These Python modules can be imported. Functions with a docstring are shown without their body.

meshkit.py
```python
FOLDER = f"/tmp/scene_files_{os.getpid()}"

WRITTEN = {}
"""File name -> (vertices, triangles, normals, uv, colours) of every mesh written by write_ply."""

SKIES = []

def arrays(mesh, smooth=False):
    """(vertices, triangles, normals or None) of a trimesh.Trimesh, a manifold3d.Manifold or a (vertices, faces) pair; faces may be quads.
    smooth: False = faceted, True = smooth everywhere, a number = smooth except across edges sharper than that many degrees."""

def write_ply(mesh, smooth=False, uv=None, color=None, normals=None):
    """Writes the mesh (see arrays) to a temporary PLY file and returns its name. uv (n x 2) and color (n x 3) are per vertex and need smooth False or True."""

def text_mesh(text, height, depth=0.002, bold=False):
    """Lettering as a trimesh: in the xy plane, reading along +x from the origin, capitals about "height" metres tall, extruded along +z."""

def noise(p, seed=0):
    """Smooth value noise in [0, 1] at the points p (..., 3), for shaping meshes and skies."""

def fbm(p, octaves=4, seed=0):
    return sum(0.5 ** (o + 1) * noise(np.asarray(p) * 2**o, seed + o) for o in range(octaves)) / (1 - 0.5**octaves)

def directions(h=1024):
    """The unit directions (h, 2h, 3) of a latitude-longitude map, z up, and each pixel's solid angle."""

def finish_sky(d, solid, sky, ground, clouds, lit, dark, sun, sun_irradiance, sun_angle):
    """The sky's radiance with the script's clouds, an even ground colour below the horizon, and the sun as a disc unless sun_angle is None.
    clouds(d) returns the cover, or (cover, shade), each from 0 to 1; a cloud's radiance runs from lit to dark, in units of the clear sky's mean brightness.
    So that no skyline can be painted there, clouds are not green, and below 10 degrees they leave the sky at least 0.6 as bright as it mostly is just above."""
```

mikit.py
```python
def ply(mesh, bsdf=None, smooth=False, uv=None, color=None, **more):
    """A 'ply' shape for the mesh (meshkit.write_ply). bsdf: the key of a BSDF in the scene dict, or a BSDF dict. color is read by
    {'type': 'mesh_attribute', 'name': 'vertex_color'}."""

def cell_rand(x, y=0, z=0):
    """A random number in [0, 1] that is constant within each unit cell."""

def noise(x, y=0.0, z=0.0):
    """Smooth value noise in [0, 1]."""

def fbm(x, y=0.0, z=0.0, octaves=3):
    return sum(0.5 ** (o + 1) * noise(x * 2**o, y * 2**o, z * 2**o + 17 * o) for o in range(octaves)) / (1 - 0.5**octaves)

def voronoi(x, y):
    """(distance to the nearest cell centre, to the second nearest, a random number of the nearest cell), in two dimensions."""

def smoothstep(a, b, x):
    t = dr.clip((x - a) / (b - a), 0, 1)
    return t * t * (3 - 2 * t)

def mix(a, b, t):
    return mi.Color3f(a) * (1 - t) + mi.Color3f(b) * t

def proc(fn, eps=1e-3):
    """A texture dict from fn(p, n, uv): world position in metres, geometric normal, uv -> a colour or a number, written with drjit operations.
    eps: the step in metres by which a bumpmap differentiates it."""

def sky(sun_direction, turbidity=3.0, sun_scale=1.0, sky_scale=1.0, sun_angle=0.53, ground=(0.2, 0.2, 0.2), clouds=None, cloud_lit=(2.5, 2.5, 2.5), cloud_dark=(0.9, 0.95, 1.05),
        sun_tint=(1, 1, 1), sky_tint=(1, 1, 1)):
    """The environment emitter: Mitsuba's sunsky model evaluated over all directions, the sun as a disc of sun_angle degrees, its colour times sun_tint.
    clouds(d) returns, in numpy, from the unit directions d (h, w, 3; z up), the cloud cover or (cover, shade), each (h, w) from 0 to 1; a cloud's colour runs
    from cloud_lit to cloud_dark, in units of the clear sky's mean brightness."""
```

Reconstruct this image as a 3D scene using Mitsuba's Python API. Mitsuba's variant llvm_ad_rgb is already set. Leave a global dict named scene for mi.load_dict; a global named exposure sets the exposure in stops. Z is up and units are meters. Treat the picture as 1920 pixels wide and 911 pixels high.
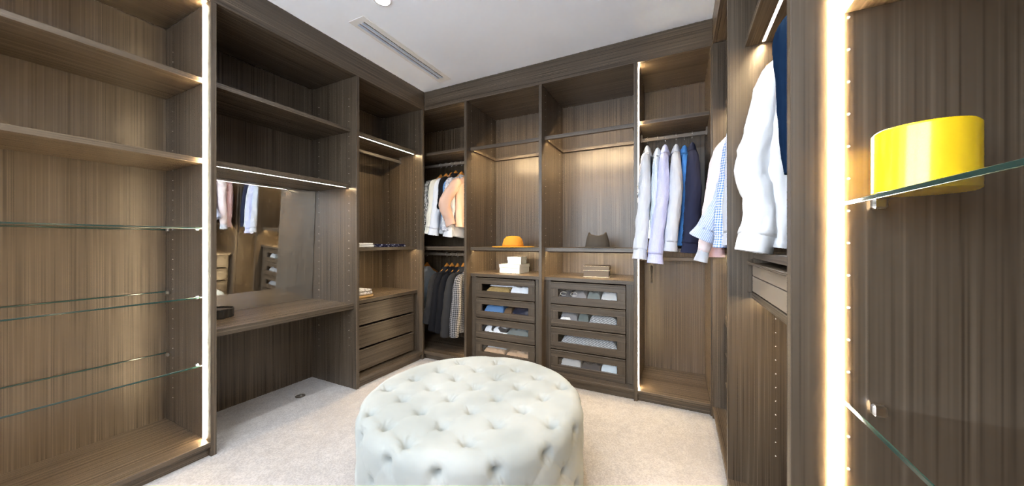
import math, random
import numpy as np, trimesh, drjit as dr, mitsuba as mi, mikit, meshkit
from mikit import proc, noise, fbm, smoothstep, mix
from shapely.geometry import Polygon, box as sbox

random.seed(4); rng = np.random.default_rng(4)
scene, labels = {}, {}
T = mi.ScalarTransform4f

# ---------------------------------------------------------------- camera, daylight, exposure
FOCAL, YAW, EYE = 625.2, math.radians(26.546), 1.25          # focal length in pixels of a 1920 px wide picture
exposure = 0.62
scene['camera'] = {'type': 'perspective', 'fov': 2 * math.degrees(math.atan(960 / FOCAL)), 'fov_axis': 'x', 'near_clip': 0.02, 'far_clip': 100.0,
                   'principal_point_offset_y': 2.1 / 911,
                   'to_world': T().look_at(origin=[0, 0, EYE], target=[-math.sin(YAW), math.cos(YAW), EYE], up=[0, 0, 1])}
scene['sky'] = mikit.sky([0.2, 0.75, 0.62], turbidity=4.0, sun_scale=0.0, sky_scale=52.0, ground=(0.8, 0.8, 0.8), clouds=lambda d: np.full(d.shape[:2], 0.75), cloud_lit=(1.0, 1.03, 1.08))
LED = [118.0, 87.0, 50.0]          # warm white LED strips
LAMP = [625.0, 640.0, 650.0]     # ceiling downlights

XL, YB, XR, ZC = -2.435, 2.775, 0.216, 2.851     # front planes of the left, back and right cabinets; ceiling
DEP, TH = 0.60, 0.028                            # cabinet depth, panel thickness

# ---------------------------------------------------------------- materials
def rgb(*c): return {'type': 'rgb', 'value': list(c)}
def mat(key, color, rough=0.5, spec=0.4, **k):
    scene[key] = {'type': 'twosided', 'bsdf': {'type': 'principled', 'base_color': color if isinstance(color, dict) else rgb(*color), 'roughness': rough, 'specular': spec, **k}}
def cloth(key, color):
    scene[key] = {'type': 'twosided', 'bsdf': {'type': 'diffuse', 'reflectance': color if isinstance(color, dict) else rgb(*color)}}

DARK, MID, LIGHT = (0.030, 0.0215, 0.014), (0.060, 0.045, 0.0305), (0.101, 0.079, 0.056)
def grain(a, b, c):      # c runs along the grain
    w = fbm(a * 9, b * 9, c * 0.5, octaves=2) * 0.012
    t = 0.30 * noise(a * 95 + w * 200, b * 95, c * 0.9) + 0.50 * noise(a * 280, b * 280, c * 2.0 + 5) + 0.20 * noise(a * 20, b * 20, c * 0.5 + 9)
    col = dr.select(t < 0.5, mix(DARK, MID, smoothstep(0.2, 0.5, t)), mix(MID, LIGHT, smoothstep(0.5, 0.82, t)))
    return col
mat('wood_upright', proc(lambda p, n, uv: grain(p.x, p.y, p.z)), 0.36, 0.5)
mat('wood_along_x', proc(lambda p, n, uv: grain(p.z, p.y, p.x)), 0.36, 0.5)
mat('wood_along_y', proc(lambda p, n, uv: grain(p.x, p.z, p.y)), 0.36, 0.5)
mat('wood_edge', (0.125, 0.105, 0.09), 0.4, 0.4)

def carpet_col(p, n, uv):
    t = 0.45 * fbm(p.x * 2.2, p.y * 2.2, 1.0, octaves=3) + 0.15 * noise(p.x * 26, p.y * 26, 3.0) + 0.4 * noise(p.x * 170, p.y * 170, 2.0)
    return mix((0.33, 0.315, 0.305), (0.475, 0.458, 0.442), smoothstep(0.15, 0.85, t))
cloth('carpet', proc(carpet_col))
scene['carpet_pile'] = {'type': 'twosided', 'bsdf': {'type': 'bumpmap', 'arbitrary': proc(lambda p, n, uv: 0.004 * noise(p.x * 330, p.y * 330, 0.5), eps=2e-3), 'bsdf': {'type': 'diffuse', 'reflectance': proc(carpet_col)}}}
cloth('ceiling_paint', (0.885, 0.905, 0.925)); cloth('wall_paint', (0.78, 0.775, 0.76))
cloth('vent_white', (0.74, 0.72, 0.68)); cloth('vent_blue', (0.42, 0.50, 0.62)); cloth('vent_dark', (0.012, 0.014, 0.02))
scene['mirror_silver'] = {'type': 'twosided', 'bsdf': {'type': 'conductor', 'specular_reflectance': rgb(0.88, 0.90, 0.89)}}
scene['pane'] = {'type': 'thindielectric', 'int_ior': 1.5}
mat('glass_edge', (0.008, 0.028, 0.025), 0.15, 0.6); mat('chrome', (0.75, 0.75, 0.74), 0.22, 0.5, metallic=1.0)
mat('pin_metal', (0.62, 0.60, 0.57), 0.35, 0.5); mat('rail_metal', (0.10, 0.088, 0.075), 0.45, 0.4)
mat('hanger_wood', (0.50, 0.20, 0.035), 0.35, 0.5); mat('hanger_black', (0.012, 0.012, 0.013), 0.4, 0.5)
mat('dark_gap', (0.012, 0.010, 0.009), 0.8, 0.1); mat('plastic_white', (0.8, 0.79, 0.77), 0.4, 0.4); mat('lacquer_black', (0.012, 0.012, 0.012), 0.15, 0.6)

# ---------------------------------------------------------------- helpers
def join(ms): return trimesh.util.concatenate(list(ms))
def plain_box(x0, x1, y0, y1, z0, z1):
    v = np.array([[x, y, z] for x in (x0, x1) for y in (y0, y1) for z in (z0, z1)], float)
    f = np.array([[0, 1, 3], [0, 3, 2], [4, 6, 7], [4, 7, 5], [0, 4, 5], [0, 5, 1], [2, 3, 7], [2, 7, 6], [0, 2, 6], [0, 6, 4], [1, 5, 7], [1, 7, 3]])
    return trimesh.Trimesh(v, f, process=False)
_CB = None
def bx(x0, x1, y0, y1, z0, z1, c=0.0012):
    """A box with chamfered edges."""
    global _CB
    x0, x1 = min(x0, x1), max(x0, x1); y0, y1 = min(y0, y1), max(y0, y1); z0, z1 = min(z0, z1), max(z0, z1)
    c = min(c, (x1 - x0) / 3, (y1 - y0) / 3, (z1 - z0) / 3)
    S = np.array([[a, b, d] for a in (-1, 1) for b in (-1, 1) for d in (-1, 1)], float)
    if _CB is None:
        pts = np.vstack([S * (1.0 - 0.1 * (1 - np.eye(3)[k])) for k in range(3)])
        h = trimesh.convex.convex_hull(pts)
        idx = [int(np.argmin(np.linalg.norm(pts - v, axis=1))) for v in h.vertices]
        _CB = np.array(idx)[h.faces]
    ctr, half = np.array([x0 + x1, y0 + y1, z0 + z1]) / 2, np.array([x1 - x0, y1 - y0, z1 - z0]) / 2
    pts = np.vstack([ctr + S * (half - c * (1 - np.eye(3)[k])) for k in range(3)])
    return trimesh.Trimesh(pts, _CB, process=False)
def moved(m, x=0, y=0, z=0, rz=0.0):
    m = m.copy(); c, s = math.cos(rz), math.sin(rz)
    v = np.asarray(m.vertices); m.vertices = np.c_[v[:, 0] * c - v[:, 1] * s + x, v[:, 0] * s + v[:, 1] * c + y, v[:, 2] + z]
    return m

def free(k):
    if k not in scene and k not in labels and not any(q.startswith(k + '__') for q in scene): return k
    i = 1
    while True:
        q = f'{k}_{i:03d}'
        if q not in scene and q not in labels and not any(w.startswith(q + '__') for w in scene): return q
        i += 1
def thing(name, label, category, group=None):
    k = free(name); labels[k] = {'label': label, 'category': category}
    if group: labels[k]['group'] = group
    return k
def put(parent, name, mesh, m, label=None, kind=None, smooth=False, emit=None, shape=None):
    """One entry of the scene: a part of parent."""
    k = parent + '__' + name; i = 0
    while k in scene or any(q.startswith(k + '__') for q in labels): i += 1; k = f'{parent}__{name}_{i:03d}'
    d = shape if shape is not None else mikit.ply(mesh, m, smooth)
    if emit: d = {**d, 'emitter': {'type': 'area', 'radiance': rgb(*emit)}}
    scene[k] = d
    if label or kind:
        labels[k] = {}
        if label: labels[k]['label'] = label
        if kind: labels[k]['kind'] = kind
    return k
def solo(name, mesh, m, label, category, group=None, smooth=False):
    k = thing(name, label, category, group); scene[k] = mikit.ply(mesh, m, smooth); return k
def struct(name, mesh, m, label=None, smooth=False):
    scene[name] = mikit.ply(mesh, m, smooth); labels[name] = {'kind': 'structure'}
    if label: labels[name]['label'] = label
    return name

def loft(rings, cap0=True, cap1=True):
    """Closed tube through rings of n points each (no seam vertex)."""
    R = np.array(rings, float); k, n = R.shape[:2]; v = R.reshape(-1, 3)
    i, j = np.meshgrid(np.arange(k - 1), np.arange(n), indexing='ij'); j2 = (j + 1) % n
    q = np.stack([i * n + j, i * n + j2, (i + 1) * n + j2, (i + 1) * n + j], -1).reshape(-1, 4)
    f = [q[:, [0, 1, 2]], q[:, [0, 2, 3]]]
    if cap0:
        v = np.vstack([v, R[0].mean(0)]); c = len(v) - 1; a = np.arange(n); f.append(np.c_[(a + 1) % n, a, a * 0 + c])
    if cap1:
        v = np.vstack([v, R[-1].mean(0)]); c = len(v) - 1; a = np.arange(n) + (k - 1) * n; f.append(np.c_[a, (np.arange(n) + 1) % n + (k - 1) * n, a * 0 + c])
    m = trimesh.Trimesh(v, np.vstack(f), process=False)
    if m.volume < 0: m.faces = m.faces[:, ::-1]
    return m
def tube(path, radius, n=8, flat=1.0):
    P = np.array(path, float); t = np.gradient(P, axis=0); t /= np.linalg.norm(t, axis=1, keepdims=True) + 1e-12
    r = np.broadcast_to(np.asarray(radius, float), (len(P),)); ref = np.array([0, 0, 1.0]) if abs(t[:, 2]).mean() < 0.8 else np.array([1.0, 0, 0])
    a = np.cross(t, ref); a /= np.linalg.norm(a, axis=1, keepdims=True) + 1e-12; b = np.cross(t, a); g = np.arange(n) * 2 * np.pi / n
    return loft([P[i] + r[i] * (np.cos(g)[:, None] * a[i] + flat * np.sin(g)[:, None] * b[i]) for i in range(len(P))])
def lathe(prof, n=48, cx=0, cy=0):
    g = np.arange(n) * 2 * np.pi / n
    return loft([np.c_[cx + r * np.cos(g), cy + r * np.sin(g), np.full(n, z)] for r, z in prof])
def rounded(w, d, h, r, n=10):
    """Soft rounded slab, centred in x and y, from z=0."""
    g = np.linspace(0, 2 * np.pi, 4 * n, endpoint=False)
    def ring(s, z):
        a, b = w / 2 - r + r * s, d / 2 - r + r * s
        return np.c_[np.sign(np.cos(g)) * (w / 2 - r) + r * s * np.cos(g), np.sign(np.sin(g)) * (d / 2 - r) + r * s * np.sin(g), np.full(len(g), z)]
    rr = min(r, h / 2)
    return loft([ring(1 - (rr / r) * (1 - math.cos(t)) , rr - rr * math.sin(t)) for t in np.linspace(math.pi / 2, 0, 5)] + [ring(1 - (rr / r) * (1 - math.cos(t)), h - rr + rr * math.sin(t)) for t in np.linspace(0, math.pi / 2, 5)])

# ---------------------------------------------------------------- room shell
WXL, WYB, WXR, WYF = -3.062, 3.402, 0.843, -1.05
struct('floor', plain_box(WXL, WXR, WYF, WYB, -0.06, 0.0), 'carpet_pile', 'pale grey-beige cut pile carpet')
struct('wall_left', plain_box(WXL - 0.1, WXL, WYF, WYB, 0, ZC), 'wall_paint')
struct('wall_back', plain_box(WXL - 0.1, WXR + 0.1, WYB, WYB + 0.1, 0, ZC), 'wall_paint')
struct('wall_right', plain_box(WXR, WXR + 0.1, WYF, WYB, 0, ZC), 'wall_paint')
WX0, WX1, WZ0, WZ1 = -2.75, 0.55, 1.05, 2.72
struct('wall_front', join([plain_box(WXL - 0.1, WX0, WYF - 0.12, WYF, 0, ZC), plain_box(WX1, WXR + 0.1, WYF - 0.12, WYF, 0, ZC),
                           plain_box(WX0, WX1, WYF - 0.12, WYF, 0, WZ0), plain_box(WX0, WX1, WYF - 0.12, WYF, WZ1, ZC)]), 'wall_paint')
k = struct('window_1', join([plain_box(WX0, WX1, WYF - 0.08, WYF - 0.04, WZ0, WZ0 + 0.05), plain_box(WX0, WX1, WYF - 0.08, WYF - 0.04, WZ1 - 0.05, WZ1)] +
                           [plain_box(x, x + 0.05, WYF - 0.08, WYF - 0.04, WZ0, WZ1) for x in (WX0, -1.125, WX1 - 0.05)]), 'plastic_white')
scene['window_1__pane'] = {**mikit.ply(trimesh.Trimesh([[WX0, WYF - 0.06, WZ0], [WX1, WYF - 0.06, WZ0], [WX1, WYF - 0.06, WZ1], [WX0, WYF - 0.06, WZ1]], [[0, 1, 2], [0, 2, 3]], process=False), 'pane')}
# ceiling with a slot for the air vent
VX0, VX1, VY0, VY1 = -2.150, -1.999, 1.640, 2.664
LX, LY = -1.752, 1.590
LAMPS = [(LX, LY), (LX, 0.25), (-0.62, 1.59), (-0.62, 0.25)]
hole = sbox(VX0 + 0.02, VY0 + 0.02, VX1 - 0.02, VY1 - 0.02)
cp = sbox(WXL, WYF, WXR, WYB).difference(hole)
from shapely.geometry import Point
for q in LAMPS: cp = cp.difference(Point(*q).buffer(0.050, 24))
struct('ceiling', trimesh.creation.extrude_polygon(cp, 0.08, engine='earcut').apply_translation([0, 0, ZC]), 'ceiling_paint', 'white painted plaster ceiling')

for i, (x, y) in enumerate(LAMPS):
    k = thing('downlight', ('round recessed ceiling downlight beside the slot air vent', 'round recessed ceiling downlight in front of the near display cabinet at left', 'round recessed ceiling downlight above the carpet right of the ottoman', 'round recessed ceiling downlight closest to the viewer')[i], 'downlight', 'ceiling downlights')
    put(k, 'trim_ring', lathe([(0.050, ZC + 0.045), (0.050, ZC - 0.003), (0.058, ZC - 0.004), (0.059, ZC - 0.0005), (0.051, ZC + 0.0005), (0.0515, ZC + 0.045)], 40, x, y) if False else
        join([trimesh.creation.cylinder(0.0495, 0.002, sections=32).apply_translation([x, y, ZC + 0.051]), trimesh.creation.annulus(0.0475, 0.058, 0.005).apply_translation([x, y, ZC - 0.0025]), trimesh.creation.annulus(0.0475, 0.0495, 0.05).apply_translation([x, y, ZC + 0.025])]), 'plastic_white')
    g = np.arange(32) * 2 * np.pi / 32
    disc = trimesh.Trimesh(np.vstack([np.c_[x + 0.047 * np.cos(g), y + 0.047 * np.sin(g), np.full(32, ZC + 0.036)], [[x, y, ZC + 0.036]]]), np.c_[(np.arange(32) + 1) % 32, np.arange(32), np.full(32, 32)], process=False)
    put(k, 'lamp', disc, 'plastic_white', emit=LAMP)

k = thing('air_vent', 'long linear slot air vent set in the white ceiling', 'air vent')
fr = sbox(VX0, VY0, VX1, VY1)
SL = [(-2.097, -2.087), (-2.054, -2.044)]
for a, b in SL: fr = fr.difference(sbox(a, VY0 + 0.048, b, VY1 - 0.06))
put(k, 'frame', trimesh.creation.extrude_polygon(fr, 0.003, engine='earcut').apply_translation([0, 0, ZC - 0.003]), 'vent_white')
put(k, 'duct', join([plain_box(VX0 + 0.005, VX1 - 0.005, VY0 + 0.005, VY1 - 0.005, ZC + 0.081, ZC + 0.09), plain_box(VX0 + 0.0202, VX1 - 0.0202, VY0 + 0.0202, VY1 - 0.0202, ZC + 0.03, ZC + 0.034)]), 'vent_dark')
for a in (-2.116, -2.075): put(k, 'blade', bx(a, a + 0.018, VY0 + 0.05, VY1 - 0.062, ZC - 0.0055, ZC - 0.0032, 0.0005), 'vent_blue')

# ---------------------------------------------------------------- cabinet walls
class Wall:
    def __init__(s, side): s.side = side; s.along = 'wood_along_x' if side == 'back' else 'wood_along_y'
    def box(s, u0, u1, d0, d1, z0, z1, c=0.0012, plain=False):
        f = plain_box if plain else bx
        if s.side == 'left': a = (min(XL - d0, XL - d1), max(XL - d0, XL - d1), u0, u1)
        elif s.side == 'right': a = (XR + d0, XR + d1, u0, u1)
        else: a = (u0, u1, YB + d0, YB + d1)
        return f(*a, z0, z1) if plain else f(*a, z0, z1, c)
    def pt(s, u, d): return (XL - d, u) if s.side == 'left' else (XR + d, u) if s.side == 'right' else (u, YB + d)
LW, BW, RW = Wall('left'), Wall('back'), Wall('right')
ZT = 2.655
SH1, SH2, SHD = (2.190, 2.220), (1.170, 1.200), (1.715, 1.745)

def carcass(W, name, label, u0, u1, plinth=True, bottom=True, uo0=None, uo1=None):
    """Back, top and bottom boards of one bay between side panels."""
    k = thing(name, label, 'cabinet' if 'wardrobe' not in name else 'wardrobe')
    put(k, 'back_panel', W.box(u0, u1, DEP, DEP + 0.012, 0.0 if not bottom else 0.03, ZT), 'wood_upright')
    put(k, 'top_panel', W.box(u0, u1, 0.022, DEP, ZT, ZT + TH), W.along)
    if bottom:
        put(k, 'bottom_panel', W.box(u0, u1, 0.0, DEP, 0.055, 0.085), W.along)
        put(k, 'plinth', W.box(u0, u1, 0.025, 0.043, 0.0, 0.055), W.along)
    return k
def side(k, W, u0, u1, d0=0.0, z0=0.0, z1=ZT): return put(k, 'side_panel', W.box(u0, u1, d0, DEP + 0.012, z0, z1), 'wood_upright')
def shelf(k, W, u0, u1, z, d0=0.075, d1=DEP, led=None, name='shelf'):
    s = put(k, name, W.box(u0 + 0.001, u1 - 0.001, d0, d1, z[0], z[1]), W.along)
    if led is not None: put(k, 'led_strip', W.box(u0 + 0.012, u1 - 0.02, d0 + led, d0 + led + 0.012, z[0] - 0.0005, z[0] - 0.0001, plain=True), 'plastic_white', 'warm glowing LED strip', emit=[1.6 * v for v in LED])
    return s
def rail(k, W, u0, u1, z, d=0.30):
    r = put(k, 'hanging_rail', W.box(u0 + 0.001, u1 - 0.001, d - 0.008, d + 0.008, z - 0.016, z + 0.016, 0.004), 'rail_metal')
    for u in (u0, u1 - 0.012): put(k, 'rail_bracket', W.box(u + 0.0005, u + 0.0115, d - 0.011, d + 0.011, z - 0.019, z + 0.075 * 0 + 0.045), 'rail_metal')
def vled(k, W, u, sgn, z0=0.088, z1=2.652, power=1.0):     # upright LED strip let into the inner face of a side panel at u, facing sgn
    a, b = (u, u + 0.006) if sgn > 0 else (u - 0.006, u)
    put(k, 'led_strip', W.box(a, b, 0.064, 0.084, z0, z1, plain=True), 'plastic_white', 'upright warm glowing LED strip', emit=[power * q for q in LED])
def pins(k, W, u, sgn, z0, z1, depths=(0.095, 0.5), step=0.064):
    ms = []
    for d in depths:
        z = z0
        while z < z1:
            g = np.arange(8) * math.pi / 4; c = np.array([W.pt(u, d + 0.0026 * math.cos(a)) + (z + 0.0026 * math.sin(a),) for a in g]); o = np.array(W.pt(u + 0.0012 * sgn, d) + (z,)) - np.array(W.pt(u, d) + (z,))
            ms.append(trimesh.convex.convex_hull(np.vstack([c, c + o]))); z += step
    put(k, 'shelf_pin_sleeve', join(ms), 'pin_metal', 'row of small metal shelf pin sleeves', kind='stuff')
def glass_shelf(k, W, u0, u1, z, d0=0.088, d1=DEP - 0.008, t=0.008):
    c = [W.pt(u0, d0), W.pt(u1, d0), W.pt(u1, d1), W.pt(u0, d1)]
    g = put(k, 'glass_shelf', trimesh.Trimesh([[*p, z] for p in c], [[0, 1, 2], [0, 2, 3]], process=False), 'pane', 'clear glass shelf')
    e = 0.003
    put(g, 'front_edge', join([W.box(u0, u1, d0 - e, d0, z - t / 2, z + t / 2, 0.0008)]), 'glass_edge')
    put(g, 'rear_edge', join([W.box(u0, u1, d1, d1 + e, z - t / 2, z + t / 2, 0.0008)]), 'glass_edge')
    for u in (u0 + 0.0005, u1 - 0.0165):
        for d in (d0 + 0.045, d1 - 0.05):
            put(k, 'shelf_clip', W.box(u, u + 0.016, d - 0.011, d + 0.011, z - 0.014, z + 0.0085, 0.004), 'chrome')

# --- left wall, nearest: display cabinet with glass shelves
A0, A1, B0, B1, C0, C1 = 0.952, 0.980, 1.934, 1.962, 2.746, 2.774
cabA = carcass(LW, 'display_cabinet', 'open display cabinet with three glass shelves left of the dressing table', 0.03, A0)
side(cabA, LW, A0, A1); side(cabA, LW, 0.002, 0.03)
for z in (SH1, SHD): shelf(cabA, LW, 0.03, A0, z, 0.085)
for z in (1.330, 0.922, 0.518): glass_shelf(cabA, LW, 0.034, A0 - 0.004, z)
vled(cabA, LW, A0, -1); pins(cabA, LW, A0, -1, 0.24, 2.5, (0.5,))

# --- left wall, middle: dressing table bay with mirror
cabB = carcass(LW, 'dressing_table_cabinet', 'dressing table bay with mirror, desk top and two open upper shelves', A1, B0, bottom=False)
side(cabB, LW, B0, B1)
shelf(cabB, LW, A1, B0, SH1); shelf(cabB, LW, A1, B0, SHD, led=0.03)
put(cabB, 'desk_top', LW.box(A1 + 0.0005, B0 - 0.0005, 0.033, DEP, 0.682, 0.727), 'wood_along_y')
pins(cabB, LW, B0, -1, 0.30, 2.5)
mt = math.radians(2.95)
k = thing('mirror', 'frameless mirror leaning at the back of the dressing table', 'mirror')
L_ = 0.985
mm = join([plain_box(0, 0.004, A1 + 0.003, B0 - 0.003, 0, L_)])
def lean(m):
    v = np.asarray(m.vertices); m = m.copy()
    m.vertices = np.c_[-3.0335 + v[:, 0] * math.cos(mt) + v[:, 2] * math.sin(mt), v[:, 1], 0.7285 + v[:, 2] * math.cos(mt) - v[:, 0] * math.sin(mt)]; return m
put(k, 'backing', lean(plain_box(0, 0.003, A1 + 0.003, B0 - 0.003, 0.0, L_)), 'dark_gap')
put(k, 'glass', lean(plain_box(0.0032, 0.0045, A1 + 0.003, B0 - 0.004, 0.0, L_)), 'mirror_silver', 'silvered reflecting glass')

# --- left wall, far: drawer cabinet
cabC = carcass(LW, 'drawer_cabinet', 'open cabinet with three wooden drawers between dressing table and corner wardrobe', B1, C0)
side(cabC, LW, C0, C1)
shelf(cabC, LW, B1, C0, SH1, led=0.03); shelf(cabC, LW, B1, C0, SH2, led=0.03)
rail(cabC, LW, B1, C0, 2.128, 0.312)
pins(cabC, LW, C0, -1, 0.86, 2.5)
put(cabC, 'worktop', LW.box(B1, C0, 0.072, DEP, 0.704, 0.735), 'wood_along_y')
def plain_drawers(k, W, u0, u1, f0, f1, d0, lip=0.010):
    """Three flat wooden drawers with lipped top edges; the worktop above is its own part."""
    for a, b in ((u0, f0 - 0.003), (f1 + 0.003, u1)): put(k, 'filler_strip', W.box(a, b, d0 + 0.03, d0 + 0.048, 0.086, 0.703), 'wood_upright')
    put(k, 'carcass_shadow_board', W.box(f0 - 0.003, f1 + 0.003, d0 + 0.06, d0 + 0.07, 0.086, 0.703), 'dark_gap')
    for i in range(3):
        zt = 0.697 - i * 0.203; zb = zt - 0.186
        dk = put(k, 'drawer', W.box(f0, f1, d0, d0 + 0.02, zb, zt - 0.010, 0.0015), W.along)
        put(dk, 'handle_lip', W.box(f0, f1, d0 - lip, d0 + 0.016, zt - 0.0095, zt, 0.002), W.along)
plain_drawers(cabC, LW, B1, C0, B1 + 0.008, 2.700, 0.085)

# --- back wall
D0, D1, E0, E1, F0, F1, G0, G1 = -1.923, -1.895, -1.119, -1.091, -0.316, -0.288, 0.206, 0.234
cabD = carcass(BW, 'wardrobe', 'corner wardrobe bay with two hanging rails of jackets and tops', WXL + 0.01, D0)
side(cabD, BW, D0, D1)
shelf(cabD, BW, WXL + 0.01, D0, SH1, 0.072); shelf(cabD, BW, WXL + 0.01, D0, (1.160, 1.200), 0.072)
rail(cabD, BW, WXL + 0.01, D0, 2.130, 0.295); rail(cabD, BW, WXL + 0.01, D0, 1.110, 0.295)
vled(cabD, BW, D0, -1, power=0.17)

def back_led(k, W, u0, u1, z):      # LED strip in a tilted profile under a shelf, facing the back panel
    q = [(u0 + 0.015, 0.103, z - 0.0075), (u1 - 0.015, 0.103, z - 0.0075), (u1 - 0.015, 0.112, z - 0.0003), (u0 + 0.015, 0.112, z - 0.0003)]
    put(k, 'led_strip', trimesh.Trimesh([[*W.pt(a, b), c] for a, b, c in q], [[0, 2, 1], [0, 3, 2]], process=False), W.along, 'warm glowing LED strip', emit=[2.2 * v for v in LED])
def frame_shelf(k, W, u0, u1):
    """Wooden frame with a glass pane and an LED strip behind its front bar."""
    s = put(k, 'framed_shelf', join([W.box(u0, u1, 0.072, 0.100, 2.177, 2.210), W.box(u0, u0 + 0.022, 0.1, 0.56, 2.177, 2.208), W.box(u1 - 0.022, u1, 0.1, 0.56, 2.177, 2.208), W.box(u0, u1, 0.56, 0.588, 2.177, 2.210)]), W.along, 'shelf with a wooden frame around glass')
    c = [W.pt(u0 + 0.02, 0.099), W.pt(u1 - 0.02, 0.099), W.pt(u1 - 0.02, 0.562), W.pt(u0 + 0.02, 0.562)]
    put(s, 'glass_panel', trimesh.Trimesh([[*p, 2.202] for p in c], [[0, 1, 2], [0, 2, 3]], process=False), 'pane', 'clear glass panel')
    q = [(u0 + 0.026, 0.1003, 2.179), (u1 - 0.026, 0.1003, 2.179), (u1 - 0.026, 0.112, 2.1915), (u0 + 0.026, 0.112, 2.1915)]
    put(k, 'led_strip', trimesh.Trimesh([[*W.pt(a, b), z] for a, b, z in q], [[0, 2, 1], [0, 3, 2]], process=False), 'plastic_white', 'warm glowing LED strip', emit=[2.2 * v for v in LED])
DP = 0.087      # depth of the glazed drawers' front faces
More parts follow.
